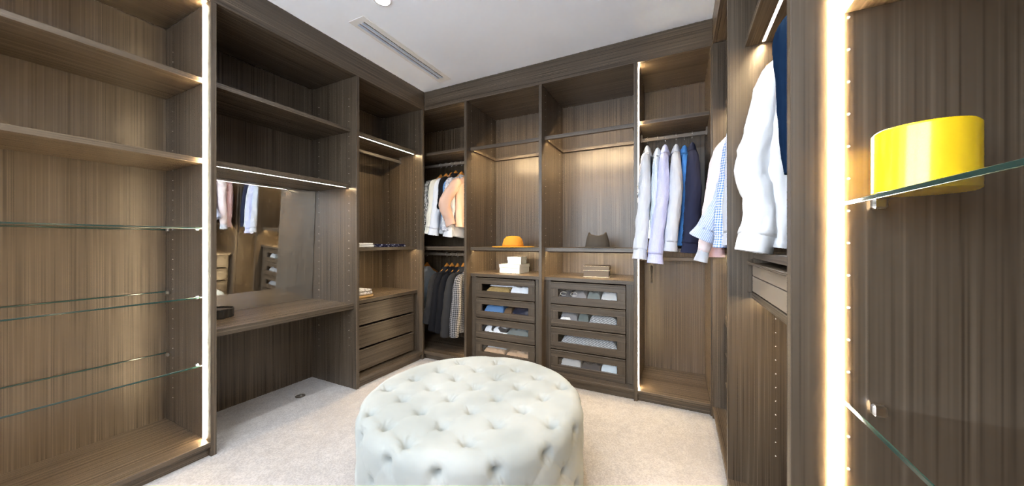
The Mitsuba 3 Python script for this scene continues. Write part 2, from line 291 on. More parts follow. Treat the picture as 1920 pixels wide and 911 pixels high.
def glazed_drawers(k, W, u0, u1, f0, f1):
    put(k, 'worktop', W.box(u0, u1, 0.072, DEP, 0.902, 0.932), W.along)
    for a, b in ((u0, f0 - 0.003), (f1 + 0.003, u1)): put(k, 'filler_strip', W.box(a, b, DP + 0.012, DP + 0.03, 0.086, 0.901), 'wood_upright')
    for a, b in ((f0 - 0.02, f0 - 0.004), (f1 + 0.004, f1 + 0.02)): put(k, 'inner_side', W.box(a, b, DP + 0.03, DEP, 0.086, 0.901), 'wood_upright')
    out = []
    for i in range(4):
        zt = 0.891 - i * 0.2033; zb = zt - 0.196; sw = 0.067; g1, g0 = zt - 0.062, zt - 0.131
        t0, t1 = DP, DP + 0.02
        dk = put(k, 'drawer', join([W.box(f0 + 0.006, f1 - 0.006, DP + 0.028, DEP - 0.05, zb + 0.048, zb + 0.056), W.box(f0 + 0.006, f0 + 0.016, DP + 0.028, DEP - 0.05, zb + 0.056, g0 + 0.02),
                                    W.box(f1 - 0.016, f1 - 0.006, DP + 0.028, DEP - 0.05, zb + 0.056, g0 + 0.02), W.box(f0 + 0.006, f1 - 0.006, DEP - 0.06, DEP - 0.05, zb + 0.056, g1 + 0.03)]), W.along)
        put(dk, 'top_rail', W.box(f0, f1, t0, t1, g1, zt - 0.011, 0.0015), W.along)
        put(dk, 'bottom_rail', W.box(f0, f1, t0, t1, zb, g0, 0.0015), W.along)
        put(dk, 'stile', W.box(f0, f0 + sw, t0, t1, g0, g1, 0.0015), 'wood_upright'); put(dk, 'stile', W.box(f1 - sw, f1, t0, t1, g0, g1, 0.0015), 'wood_upright')
        put(dk, 'handle_lip', W.box(f0, f1, t0 - 0.012, t1, zt - 0.0105, zt, 0.003), W.along)
        c = [W.pt(f0 + sw - 0.004, t0 + 0.012), W.pt(f1 - sw + 0.004, t0 + 0.012)]
        put(dk, 'glass_pane', trimesh.Trimesh([[*c[0], g0 - 0.004], [*c[1], g0 - 0.004], [*c[1], g1 + 0.004], [*c[0], g1 + 0.004]], [[0, 1, 2], [0, 2, 3]], process=False), 'pane', 'clear glass front')
        out.append((zb + 0.0562, g0, g1))
    return out
cabE = carcass(BW, 'wardrobe', 'wardrobe bay with an orange hat over white boxes and four glass-fronted drawers', D1, E0)
side(cabE, BW, E0, E1)
frame_shelf(cabE, BW, D1, E0); shelf(cabE, BW, D1, E0, (1.164, 1.197), 0.072); back_led(cabE, BW, D1, E0, 1.164)
pins(cabE, BW, D1, 1, 0.99, 2.6)
EF = (-1.838, -1.194)
lvE = glazed_drawers(cabE, BW, D1, E0, *EF)
cabF = carcass(BW, 'wardrobe', 'wardrobe bay with a dark grey hat over a grey box and four glass-fronted drawers', E1, F0)
side(cabF, BW, F0, F1)
frame_shelf(cabF, BW, E1, F0); shelf(cabF, BW, E1, F0, (1.164, 1.197), 0.072); back_led(cabF, BW, E1, F0, 1.164)
pins(cabF, BW, E1, 1, 0.99, 2.6)
FF = (-1.036, -0.389)
lvF = glazed_drawers(cabF, BW, E1, F0, *FF)
cabG = carcass(BW, 'wardrobe', 'wardrobe bay with a row of blue and white shirts and an upright light strip', F1, G0)
side(cabG, BW, G0, G1, d0=0.004)
shelf(cabG, BW, F1, G0, SH1, 0.085); shelf(cabG, BW, F1, G0, SH2, 0.085)
rail(cabG, BW, F1, G0, 2.121, 0.295); rail(cabG, BW, F1, G0, 1.108, 0.295)
vled(cabG, BW, F1, 1)

# --- right wall
P10, P11, P20, P21, HE0, HE1 = 1.945, 1.973, 0.912, 0.940, 2.747, 2.775
cabH = carcass(RW, 'drawer_cabinet', 'open cabinet of pink and checked shirts over three lipped drawers in right corner', P11, HE0)
side(cabH, RW, HE0, HE1 - 0.001); side(cabH, RW, P10, P11)
shelf(cabH, RW, P11, HE0, SH1, led=0.06); shelf(cabH, RW, P11, HE0, SH2, led=0.03)
rail(cabH, RW, P11, HE0, 2.128, 0.30)
put(cabH, 'worktop', RW.box(P11, HE0, 0.072, DEP, 0.704, 0.735), 'wood_along_y')
plain_drawers(cabH, RW, P11, HE0, P11 + 0.04, 2.690, 0.090, lip=0.022)
cabI = carcass(RW, 'wardrobe', 'right-hand wardrobe bay with a white shirt above a floating drawer unit', P21, P10)
side(cabI, RW, P20, P21)
shelf(cabI, RW, P21, P10, SH1, 0.070, led=0.065)
rail(cabI, RW, P21, P10, 2.128, 0.30)
pins(cabI, RW, P10, -1, 0.25, 0.93, (0.19,)); pins(cabI, RW, P10, -1, 2.24, 2.6, (0.12,))
shelf(cabI, RW, P21, P10, SH2, 0.105)
for a, b in ((P10 - 0.018, P10 - 0.0005), (P21 + 0.0005, P21 + 0.018)): put(cabI, 'drawer_surround', RW.box(a, b, 0.080, DEP, 1.011, 1.168), 'wood_upright')
for i, (z0, z1) in enumerate(((1.090, 1.142), (1.016, 1.086))):
    put(cabI, 'drawer', RW.box(P21 + 0.02, P10 - 0.02, 0.098, 0.118, z0, z1), 'taupe_laminate')
put(cabI, 'pull_out_tray', join([RW.box(P21 + 0.02, P10 - 0.02, 0.074, 0.45, 1.145, 1.151), RW.box(P21 + 0.02, P10 - 0.02, 0.074, 0.084, 1.151, 1.156)]), 'wood_along_y')
b = put(cabI, 'bottom_board', RW.box(P21 + 0.0005, P10 - 0.0005, 0.098, DEP, 0.980, 1.010), 'wood_along_y')
put(cabI, 'led_strip', RW.box(P21 + 0.02, P10 - 0.03, 0.125, 0.137, 0.976, 0.9798, plain=True), 'plastic_white', 'warm glowing LED strip', emit=LED)
mat('taupe_laminate', (0.20, 0.165, 0.13), 0.45, 0.3)
cabJ = carcass(RW, 'display_cabinet', 'open display cabinet with glass shelves at the right edge nearest the viewer', 0.03, P20)
side(cabJ, RW, 0.002, 0.03)
for z in (SH1, SHD): shelf(cabJ, RW, 0.03, P20, z, 0.085)
for z in (1.328, 0.924, 0.520): glass_shelf(cabJ, RW, 0.034, P20 - 0.004, z)
vled(cabJ, RW, P20, -1); pins(cabJ, RW, P20, -1, 0.265, 2.5, (0.093,), 0.0655)

# fascia boards under the ceiling
solo('fascia_board', LW.box(0.0, YB - 0.0005, 0.0, 0.021, ZT + 0.0005, ZC - 0.001), 'wood_along_y', 'long wooden fascia board above the left cabinets', 'fascia board')
solo('fascia_board', BW.box(XL - 0.0, XR + 0.0, 0.0, 0.021, ZT + 0.0005, ZC - 0.001), 'wood_along_x', 'long wooden fascia board above the back wardrobes', 'fascia board')
solo('fascia_board', RW.box(0.0, YB - 0.0005, 0.0, 0.021, ZT + 0.0005, ZC - 0.001), 'wood_along_y', 'long wooden fascia board above the right cabinets', 'fascia board')

#@@OBJECTS@@
# ---------------------------------------------------------------- tufted ottoman
def ottoman():
    cx, cy, R, H = -0.988, 1.516, 0.578, 0.452
    o = np.array([-0.99, 1.50]); P = np.array([[-1.249, 2.005], [-1.292, 1.829], [-1.337, 1.661], [-1.389, 1.5], [-1.437, 1.332], [-1.253, 1.268], [-1.089, 1.22], [-1.133, 1.055], [-0.967, 1.016],
        [-1.076, 1.938], [-1.125, 1.766], [-1.164, 1.6], [-1.213, 1.437], [-1.035, 1.38], [-0.878, 1.332], [-0.916, 1.167], [-0.753, 1.107], [-0.911, 1.887], [-0.951, 1.719], [-0.998, 1.556], [-0.829, 1.502], [-0.672, 1.455], [-0.713, 1.279], [-0.564, 1.228],
        [-0.742, 1.835], [-0.787, 1.67], [-0.621, 1.615], [-0.467, 1.56], [-0.511, 1.394], [-0.572, 1.776]])
    # fit the square lattice of buttons to the seen ones
    b, c = np.array([-0.0475, -0.168]), np.array([0.166, -0.058])
    org = np.array([-0.998, 1.556])
    for _ in range(8):
        ij = np.round(np.linalg.solve(np.c_[b, c], (P - org).T).T); A = np.c_[ij, np.ones(len(P))]
        sol = np.linalg.lstsq(A, P, rcond=None)[0]; b, c, org = sol
    N = [org + i * b + j * c for i in range(-6, 7) for j in range(-6, 7)]
    side_len = (np.linalg.norm(b) + np.linalg.norm(c)) / 2
    top = [q for q in N if np.hypot(q[0] - cx, q[1] - cy) < R - 0.062]
    btn = [(q[0], q[1], H - 0.030) for q in top]
    nrm = [(0, 0, 1.0)] * len(btn)
    nside = 16
    for row, z in enumerate((0.392, 0.264, 0.136)):
        for i in range(nside):
            a = (i + 0.5 * (row % 2)) * 2 * math.pi / nside + math.radians(-93.2)
            btn.append((cx + (R - 0.028) * math.cos(a), cy + (R - 0.028) * math.sin(a), z)); nrm.append((math.cos(a), math.sin(a), 0.0))
    btn, nrm = np.array(btn), np.array(nrm); bsf = btn + nrm * np.where(np.arange(len(btn)) < len(top), 0.030, 0.028)[:, None]
    nt = len(top)
    # edges (crease lines) between neighbouring buttons
    seg = []
    for i in range(len(btn)):
        for j in range(i + 1, len(btn)):
            d = np.linalg.norm(btn[i] - btn[j])
            lim = side_len * 1.16 if (i < nt and j < nt) else 0.20 if (i >= nt and j >= nt) else 0.165
            if d < lim and not (i >= nt and j >= nt and abs(btn[i][2] - btn[j][2]) < 0.01): seg.append((i, j))
    # surface of revolution with a rounded shoulder, fine mesh
    rs = 0.065; prof = [(R * t, H) for t in np.linspace(0.0, (R - rs) / R, 84)[1:]] + [(R - rs + rs * math.sin(a), H - rs + rs * math.cos(a)) for a in np.linspace(0, math.pi / 2, 26)[1:]] + [(R, z) for z in np.linspace(H - rs, 0.045, 60)[1:]] + [(R - 0.01, 0.033), (R - 0.06, 0.03)]
    n = 620; g = np.arange(n) * 2 * np.pi / n
    rings = [np.c_[cx + r * np.cos(g), cy + r * np.sin(g), np.full(n, z)] for r, z in prof]
    pr = np.array(prof); tn = np.gradient(pr, axis=0); pn = np.c_[-tn[:, 1], tn[:, 0]]; pn /= np.linalg.norm(pn, axis=1, keepdims=True); pn *= np.sign((pn @ np.array([0.6, 0.8])))[:, None]
    nv = np.vstack([np.c_[pn[k, 0] * np.cos(g), pn[k, 0] * np.sin(g), np.full(n, pn[k, 1])] for k in range(len(prof))])
    m = loft(rings); V = np.array(m.vertices); base = V[:len(nv)]
    from scipy.spatial import cKDTree
    tr = cKDTree(bsf); d1, near = tr.query(base)
    # distance to the nearest crease, by sampling the creases (lifted onto the shoulder where they cross it)
    pts = []
    for i, j in seg:
        for t in np.linspace(0, 1, 28):
            q = bsf[i] * (1 - t) + bsf[j] * t; rr = np.hypot(q[0] - cx, q[1] - cy)
            if (i < nt) != (j < nt):
                u = np.array([q[0] - cx, q[1] - cy]) / rr; rc = max(R - rs, 0); v2 = np.array([rr - rc, q[2] - (H - rs)]); l = np.linalg.norm(v2)
                if v2[0] > 0 and v2[1] > 0 and l > 1e-6: v2 = v2 / l * rs; q = np.array([cx + u[0] * (rc + v2[0]), cy + u[1] * (rc + v2[0]), H - rs + v2[1]])
            pts.append(q)
    d2, _ = cKDTree(np.array(pts)).query(base)
    ang = np.arctan2((base - btn[near]) @ np.array([0.3, 0.9, 0.2]), (base - btn[near]) @ np.array([0.9, -0.3, 0.35]))
    wr = meshkit.noise(np.c_[np.cos(ang) * 2.4 + near * 7.1, np.sin(ang) * 2.4 + near * 3.3, near * 1.7]) - 0.5
    wr2 = meshkit.noise(np.c_[np.cos(ang) * 5 + near * 2.1, np.sin(ang) * 5 + near * 5.3, near * 0.7]) - 0.5
    onside = base[:, 2] < H - rs * 0.6
    dep = np.where(near < nt, 0.034, 0.030)
    fade = np.clip((base[:, 2] - 0.04) / 0.06, 0, 1)
    disp = -(dep + 0.014) * np.exp(-(d1 / 0.0185) ** 1.35) - 0.009 * np.exp(-d1 / 0.038) - (0.0010 + 0.0026 * onside) * np.exp(-(d2 / 0.0045)) - 0.0008 * np.exp(-d2 / 0.03)
    disp += (0.0065 * wr + 0.0095 * wr2) * np.exp(-((d1 - 0.034) / 0.022) ** 2) + 0.003 * np.clip(d2 / 0.06, 0, 1) ** 0.8
    disp += 0.003 * (meshkit.fbm(base * 9, 3) - 0.5)
    V[:len(nv)] = base + nv * (disp * fade)[:, None]; m.vertices = V
    k = thing('ottoman', 'large round button-tufted pale grey velvet ottoman on the carpet', 'ottoman')
    put(k, 'cushion', m, 'velvet', smooth=True)
    put(k, 'base', lathe([(R - 0.05, 0.0005), (R - 0.05, 0.034)], 64, cx, cy), 'dark_gap')
    s = trimesh.creation.icosphere(subdivisions=2, radius=1.0); s.vertices = np.asarray(s.vertices) * [0.0085, 0.0085, 0.0045]
    d = mikit.ply(s, 'velvet', True)
    for q, nn in zip(btn, nrm):
        dd = 0.0575 - (0.030 if nn[2] > 0.5 else 0.028)
        pos = q - np.array(nn) * dd
        tw = T().translate(list(map(float, pos)))
        if nn[2] < 0.5: tw = tw @ T().rotate([-nn[1], nn[0], 0], 90.0)
        put(k, 'button', None, None, shape={**d, 'to_world': tw})
def velvet_col(p, n, uv):
    t = fbm(p.x * 5, p.y * 5, p.z * 5, octaves=3)
    return mix((0.28, 0.30, 0.285), (0.345, 0.36, 0.338), smoothstep(0.3, 0.7, t))
mat('velvet', proc(velvet_col), 0.8, 0.15, sheen=0.25, sheen_tint=0.3)
ottoman()

# ---------------------------------------------------------------- hats, boxes, folded clothes
mat('felt_orange', (0.62, 0.27, 0.035), 0.85, 0.1, sheen=0.4); mat('felt_dark', (0.055, 0.047, 0.038), 0.8, 0.15, sheen=0.3)
mat('felt_band', (0.5, 0.19, 0.02), 0.7, 0.1); mat('card_cream', (0.56, 0.53, 0.46), 0.6, 0.3); mat('card_grey', (0.045, 0.038, 0.033), 0.5, 0.35); mat('card_trim', (0.40, 0.35, 0.28), 0.5, 0.3)
zs = 1.1975
k = thing('hat', 'orange felt hat with round crown on the shelf above white boxes', 'hat')
hx, hy = -1.487, 3.0
put(k, 'crown', lathe([(0.108, zs + 0.006), (0.106, zs + 0.02), (0.101, zs + 0.05), (0.09, zs + 0.083), (0.068, zs + 0.105), (0.035, zs + 0.113), (0.008, zs + 0.114)], 48, hx, hy), 'felt_orange', smooth=50)
put(k, 'brim', lathe([(0.10, zs + 0.0005), (0.212, zs + 0.0005), (0.214, zs + 0.005), (0.206, zs + 0.0075), (0.107, zs + 0.008)], 56, hx, hy), 'felt_orange', smooth=40)
put(k, 'band', lathe([(0.109, zs + 0.007), (0.1095, zs + 0.02), (0.108, zs + 0.02), (0.1075, zs + 0.007)], 48, hx, hy), 'felt_band', smooth=40)
k = thing('hat', 'dark grey felt hat with two cat-ear points on the wardrobe shelf', 'hat')
hx, hy = -0.648, 3.0
g = np.arange(64) * 2 * np.pi / 64; rr_ = []
for t in np.linspace(0, 1, 22):
    r0 = 0.108 - 0.026 * t ** 1.5
    ear = np.clip(np.abs(np.cos(g)), 0, 1) ** 5 * 0.030
    rr_.append(np.c_[hx + r0 * np.cos(g) * (1 - 0.02 * t), hy + r0 * 0.82 * np.sin(g), np.full(64, zs + 0.006) + t * (0.098 + ear)])
for s_ in (0.9, 0.72, 0.45, 0.15):
    ear = np.clip(np.abs(np.cos(g)), 0, 1) ** 5 * 0.030 * (1.1 if s_ > 0.8 else s_ * 0.9)
    rr_.append(np.c_[hx + 0.082 * s_ * np.cos(g), hy + 0.067 * s_ * np.sin(g), np.full(64, zs + 0.104) + ear + (0.004 if s_ > 0.8 else 0)])
put(k, 'crown', loft(rr_), 'felt_dark', smooth=50)
put(k, 'brim', lathe([(0.09, zs + 0.0005), (0.178, zs + 0.0005), (0.180, zs + 0.004), (0.172, zs + 0.007), (0.09, zs + 0.008)], 56, hx, hy), 'felt_dark', smooth=40)

def lidded(name, label, cx, cy, w, d, z, h, hl, rz, m, group=None, trim=None):
    k = thing(name, label, 'box', group)
    put(k, 'base', moved(bx(-w / 2 + 0.004, w / 2 - 0.004, -d / 2 + 0.004, d / 2 - 0.004, z, z + h - hl + 0.003, 0.002), cx, cy, 0, rz), m)
    put(k, 'lid', moved(bx(-w / 2, w / 2, -d / 2, d / 2, z + h - hl, z + h, 0.002), cx, cy, 0, rz), m)
    if trim:
        put(k, 'trim', moved(bx(-w / 2 - 0.0008, w / 2 + 0.0008, -d / 2 - 0.0008, d / 2 + 0.0008, z + h - hl - 0.004, z + h - hl + 0.001, 0.001), cx, cy, 0, rz), trim)
        put(k, 'trim', moved(bx(-w / 2 - 0.0008, w / 2 + 0.0008, -d / 2 - 0.0008, d / 2 + 0.0008, z + 0.0008, z + 0.006, 0.001), cx, cy, 0, rz), trim)
        put(k, 'trim', moved(bx(-w / 2 - 0.0008, w / 2 + 0.0008, -d / 2 - 0.0008, d / 2 + 0.0008, z + h - 0.0055, z + h - 0.0022, 0.001), cx, cy, 0, rz), trim)
    return k
zc = 0.9325
lidded('storage_box', 'large cream lidded box under the smaller one in the wardrobe', -1.530, 3.122, 0.235, 0.24, zc, 0.090, 0.036, -0.02, 'card_cream')
lidded('storage_box', 'small cream lidded box on top of the larger cream box', -1.500, 3.125, 0.155, 0.165, zc + 0.0915, 0.073, 0.033, 0.05, 'card_cream')
lidded('storage_box', 'grey lidded box with pale edging on the wardrobe worktop below dark hat', -0.668, 3.082, 0.228, 0.16, zc, 0.103, 0.040, 0.10, 'card_grey', trim='card_trim')

k = thing('candle_tin', 'black round tin with pale top standing on the dressing table', 'tin')
put(k, 'body', lathe([(0.094, 0.7275), (0.098, 0.730), (0.098, 0.785), (0.094, 0.788), (0.090, 0.784), (0.09, 0.76)], 48, -2.868, 1.150), 'lacquer_black', smooth=40)
put(k, 'wax', lathe([(0.0895, 0.74), (0.0895, 0.777), (0.05, 0.777)], 48, -2.868, 1.150), 'card_grey', 'greyish filling')

def soft(w, d, h, r, seed, amp=0.006, freq=22):
    m = rounded(w, d, h, r, 14); m = m.subdivide(); v = np.array(m.vertices)
    q = meshkit.fbm(np.c_[v[:, 0] * freq, v[:, 1] * freq, v[:, 2] * freq * 0.8] + seed, 3) - 0.5
    q2 = meshkit.fbm(np.c_[v[:, 0] * freq + 31, v[:, 1] * freq, v[:, 2] * freq] + seed, 3) - 0.5
    up = np.clip(v[:, 2] / h, 0, 1); v[:, 2] += q * amp * 2 * up; v[:, 0] += q2 * amp * up; v[:, 1] += q * amp * up
    m.vertices = v; return m
def folded(name, label, cat, x, y, z, w, d, layers, rz, seed, mats, group=None):
    k = thing(name, label, cat, group); 
    for i, h in enumerate(layers):
        put(k, 'fold', moved(soft(w - 0.006 * (i % 2), d - 0.008 * (i % 2), h - 0.001, min(0.03, 0.3 * d), seed + i * 5, 0.005), x + 0.003 * math.sin(i * 3 + seed), y + 0.003 * math.cos(i * 2), z, rz), mats[i % len(mats)], smooth=50); z += h
    return k
cloth('white_cotton', (0.78, 0.78, 0.77)); cloth('off_white', (0.70, 0.66, 0.58)); cloth('tan_knit', (0.42, 0.27, 0.12))
def speck(p, n, uv):
    t = noise(p.x * 130, p.y * 130, p.z * 190); return mix((0.15, 0.12, 0.10), (0.74, 0.70, 0.64), smoothstep(0.30, 0.5, t))
cloth('white_knit', proc(speck))
def navy_pat(p, n, uv):
    t = noise(p.x * 75, p.y * 75, p.z * 110); return mix((0.012, 0.012, 0.028), (0.33, 0.33, 0.40), smoothstep(0.58, 0.72, t))
cloth('navy_print', proc(navy_pat))
folded('folded_shirt', 'folded white garment on the shelf beside a navy patterned one', 'folded clothes', -2.66, 2.10, 1.2005, 0.27, 0.21, (0.022, 0.018), 0.1, 3, ['white_cotton'])
folded('folded_scarf', 'folded navy patterned garment lying flat on the shelf', 'folded clothes', -2.65, 2.44, 1.2005, 0.26, 0.33, (0.016, 0.012), -0.05, 8, ['navy_print'])
folded('folded_jumper', 'folded tan knit lying under the speckled one on the drawer cabinet', 'folded clothes', -2.67, 2.10, 0.7355, 0.24, 0.25, (0.028,), 0.12, 5, ['tan_knit'])
folded('folded_jumper', 'white speckled knit folded on top of the tan one', 'folded clothes', -2.672, 2.095, 0.7640, 0.235, 0.24, (0.028, 0.022), 0.08, 6, ['white_knit'])

k = thing('floor_outlet', 'small metal floor outlet in the carpet under the dressing table', 'outlet')
put(k, 'plate', lathe([(0.035, 0.0006), (0.036, 0.004), (0.030, 0.006), (0.002, 0.006)], 28, -2.741, 1.649), 'rail_metal', smooth=40)
put(k, 'cap', bx(-2.757, -2.725, 1.640, 1.658, 0.0062, 0.012, 0.003), 'chrome')

mat('yellow_gloss', (0.80, 0.52, 0.01), 0.18, 0.6, clearcoat=0.8)
k = thing('vase', 'glossy yellow cylindrical vase on the upper glass shelf at right', 'vase')
vx, vy, vz = 0.368, 0.812, 1.3326
put(k, 'body', lathe([(0.056, vz), (0.060, vz + 0.003), (0.060, vz + 0.104), (0.056, vz + 0.109), (0.052, vz + 0.104), (0.051, vz + 0.02)], 56, vx, vy), 'yellow_gloss', smooth=40)

# clothes lying in the glass-fronted drawers
def heap(label, x0, x1, zf, g1, m, seed, name='folded_garment', cat='folded clothes', h=None, amp=0.016, freq=17, d0=0.12, d1=0.36, ripple=0.0):
    w, d = x1 - x0, d1 - d0; h = (h or (g1 - zf) * 0.9) * 1.12
    n, q = 46, 26
    u, v = np.meshgrid(np.linspace(-1, 1, n), np.linspace(-1, 1, q), indexing='ij')
    prof = ((1 - np.abs(u) ** 5) * (1 - np.abs(v) ** 4)) ** 0.42
    P = np.c_[u.ravel() * w / 2, v.ravel() * d / 2, np.zeros(n * q)]
    f1 = meshkit.fbm(P * freq + seed, 4).reshape(n, q); f2 = meshkit.fbm(P * freq * 2.2 + seed + 9, 3).reshape(n, q)
    rid = 1 - np.abs(2 * f1 - 1)
    z = prof * (h * (0.72 + 0.3 * f2) + amp * 2 * (rid - 0.7))
    if ripple: z += prof * ripple * np.sin((u * w * 0.5 + v * d * 0.35 + 0.03 * f1) * 260)
    z = np.maximum(z, 0.0008)
    topv = np.c_[P[:, 0] + (x0 + x1) / 2, P[:, 1] + YB + (d0 + d1) / 2, zf + z.ravel()]; botv = topv.copy(); botv[:, 2] = zf
    i, j = np.meshgrid(np.arange(n - 1), np.arange(q - 1), indexing='ij'); a = (i * q + j).ravel()
    F = np.vstack([np.c_[a, a + q, a + q + 1], np.c_[a, a + q + 1, a + 1]]); N = n * q
    rim = np.r_[np.arange(0, q), np.arange(1, n) * q + q - 1, (n - 1) * q + np.arange(q - 2, -1, -1), np.arange(n - 2, 0, -1) * q]; r2 = np.roll(rim, -1)
    M = trimesh.Trimesh(np.vstack([topv, botv]), np.vstack([F, F[:, ::-1] + N, np.c_[rim, rim + N, r2 + N], np.c_[rim, r2 + N, r2]]), process=False)
    if M.volume < 0: M.faces = M.faces[:, ::-1]
    return solo(name, M, m, label, cat, smooth=60)
cloth('cool_white', (0.66, 0.70, 0.76)); cloth('denim', (0.10, 0.20, 0.38)); cloth('navy_cloth', (0.014, 0.018, 0.035)); cloth('brown_cloth', (0.13, 0.085, 0.05)); cloth('slate_green', (0.13, 0.16, 0.16))
cloth('beige_cloth', (0.52, 0.36, 0.23)); cloth('grey_cloth', (0.20, 0.20, 0.21)); cloth('pale_grey', (0.42, 0.44, 0.45)); cloth('ice_blue', (0.55, 0.66, 0.74)); cloth('dark_cloth', (0.05, 0.052, 0.058))
cloth('basket_weave', proc(lambda p, n, uv: mix((0.13, 0.085, 0.03), (0.45, 0.33, 0.15), smoothstep(0.35, 0.6, 0.5 + 0.25 * dr.sin(p.x * 500) * dr.sin(p.z * 900) + 0.25 * dr.sin((p.x + p.z) * 420)))))
cloth('zebra_cloth', proc(lambda p, n, uv: mix((0.02, 0.02, 0.022), (0.68, 0.72, 0.76), smoothstep(0.30, 0.42, fbm(p.x * 24 + 3 * fbm(p.x * 9, p.y * 9, p.z * 9), p.y * 10, p.z * 24, octaves=2)))))
cloth('stripe_cloth', proc(lambda p, n, uv: mix((0.16, 0.17, 0.18), (0.46, 0.48, 0.50), smoothstep(-0.3, 0.5, dr.sin((p.x * 0.5 + p.y + p.z * 1.3) * 300)))))
(zf, g0, g1) = lvE[0]
heap('woven straw basket lying in the top glass-fronted drawer under the orange hat', -1.735, -1.475, zf, g0 + 0.045, 'basket_weave', 1, 'straw_basket', 'basket', h=0.058, amp=0.003)
heap('crumpled white cloth on the straw basket in the top drawer', -1.70, -1.42, zf + 0.056, g1, 'cool_white', 2, d0=0.13, d1=0.34, h=0.042)
heap('crumpled white and grey cloth at the right of the top drawer with the basket', -1.465, -1.265, zf, g1, 'cool_white', 3, h=0.076, amp=0.02)
(zf, g0, g1) = lvE[1]
heap('light blue denim trousers in the second drawer under the orange hat', -1.76, -1.545, zf, g1, 'denim', 4, h=0.074)
heap('brown garment in the middle of the second drawer beside the denim', -1.535, -1.455, zf, g1, 'brown_cloth', 5, h=0.05)
heap('navy garment at the right of the second drawer beside the denim', -1.445, -1.265, zf, g1, 'navy_cloth', 6, h=0.07)
(zf, g0, g1) = lvE[2]
heap('white cloth with black zebra marks in the third drawer', -1.76, -1.505, zf, g1, 'zebra_cloth', 7, h=0.085)
heap('slate green cloth beside the zebra-marked cloth in the third drawer', -1.50, -1.265, zf, g1, 'slate_green', 8, h=0.062)
(zf, g0, g1) = lvE[3]
heap('beige cloth at the left of the bottom drawer half behind the ottoman', -1.765, -1.53, zf, g1, 'beige_cloth', 9, h=0.045)
heap('pale crumpled cloth lying on the beige one in the bottom drawer', -1.74, -1.52, zf + 0.040, g1, 'pale_grey', 10, d0=0.15, h=0.042)
heap('tan cloth at the right of the bottom drawer half behind the ottoman', -1.51, -1.265, zf, g1, 'beige_cloth', 11, h=0.056)
(zf, g0, g1) = lvF[0]
for i, (x0, x1, m, t) in enumerate(((-0.955, -0.86, 'dark_cloth', 'dark'), (-0.855, -0.72, 'grey_cloth', 'mid grey'), (-0.715, -0.60, 'slate_green', 'slate'), (-0.595, -0.46, 'pale_grey', 'pale grey'))):
    heap(f'{t} folded cloth in the top glass-fronted drawer under the dark hat', x0, x1, zf, g1, m, 20 + i, h=0.05 + 0.008 * i)
for i, x in enumerate((-0.925, -0.83)):
    k = thing('belt', 'thin white looped belt at the left end of the top drawer' if i == 0 else 'thin white looped belt second from the left in the top drawer', 'belt')
    put(k, 'strap', tube([[x + 0.028 * math.cos(a), YB + 0.113 + 0.004 * math.sin(3 * a), zf + 0.034 + 0.016 * math.sin(a)] for a in np.linspace(0.2, 5.6, 22)], 0.0022, 6), 'plastic_white', smooth=50)
(zf, g0, g1) = lvF[1]
heap('grey cloth at the left of the second drawer under the dark hat', -0.96, -0.80, zf, g1, 'grey_cloth', 30, h=0.075)
heap('small white cloth edge in front of grey cloth in the second drawer', -0.955, -0.86, zf, g1, 'white_cotton', 31, h=0.028, d0=0.112, d1=0.16, amp=0.003)
heap('blue grey cloth in the middle of the second drawer', -0.795, -0.70, zf, g1, 'slate_green', 32, h=0.08)
heap('striped pale cloth at the right of the second drawer', -0.695, -0.46, zf, g1, 'stripe_cloth', 33, h=0.078)
(zf, g0, g1) = lvF[2]
heap('long pleated grey cloth filling the third drawer under the dark hat', -0.95, -0.46, zf, g1, 'stripe_cloth', 34, h=0.08, ripple=0.003)
(zf, g0, g1) = lvF[3]
heap('pale grey crumpled cloth at the left of the bottom drawer under dark hat', -0.95, -0.77, zf, g1, 'pale_grey', 35, h=0.085, amp=0.02)
heap('dark patterned cloth in the middle of the bottom drawer', -0.765, -0.60, zf, g1, 'dark_cloth', 36, h=0.06)
heap('ice blue cloth at the right of the bottom drawer under dark hat', -0.595, -0.46, zf, g1, 'ice_blue', 37, h=0.08, amp=0.02)

# ---------------------------------------------------------------- clothes on hangers
def uvproc(fn): return proc(lambda p, n, uv: fn(uv.x, uv.y))
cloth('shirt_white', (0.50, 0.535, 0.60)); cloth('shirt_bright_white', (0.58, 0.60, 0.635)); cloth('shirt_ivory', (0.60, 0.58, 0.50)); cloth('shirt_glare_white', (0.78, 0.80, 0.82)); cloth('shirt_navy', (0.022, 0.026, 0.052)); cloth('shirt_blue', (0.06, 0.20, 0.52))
cloth('shirt_deep_blue', (0.007, 0.018, 0.045)); cloth('shirt_pink', (0.72, 0.50, 0.52)); cloth('shirt_pale_pink', (0.80, 0.70, 0.72)); cloth('shirt_peach', (0.52, 0.35, 0.27)); cloth('suit_charcoal', (0.018, 0.018, 0.019))
cloth('suit_black', (0.009, 0.0093, 0.011)); cloth('suit_grey', (0.026, 0.026, 0.027)); cloth('shirt_pale_blue', (0.58, 0.66, 0.76)); cloth('jean_blue', (0.09, 0.20, 0.40))
cloth('shirt_lavender', uvproc(lambda u, v: mix((0.40, 0.43, 0.68), (0.56, 0.58, 0.80), smoothstep(-0.2, 0.6, dr.sin(u * 900)))))
cloth('shirt_fine_stripe', uvproc(lambda u, v: mix((0.36, 0.46, 0.56), (0.66, 0.73, 0.80), smoothstep(-0.4, 0.4, dr.sin(u * 520)))))
cloth('shirt_blue_stripe', uvproc(lambda u, v: mix((0.34, 0.44, 0.70), (0.66, 0.73, 0.88), smoothstep(-0.4, 0.4, dr.sin(u * 620)))))
def gingham(u, v):
    a = smoothstep(-0.25, 0.25, dr.sin(u * 420)); b = smoothstep(-0.25, 0.25, dr.sin(v * 420)); return mix((0.76, 0.80, 0.88), (0.10, 0.23, 0.58), 0.5 * (a + b))
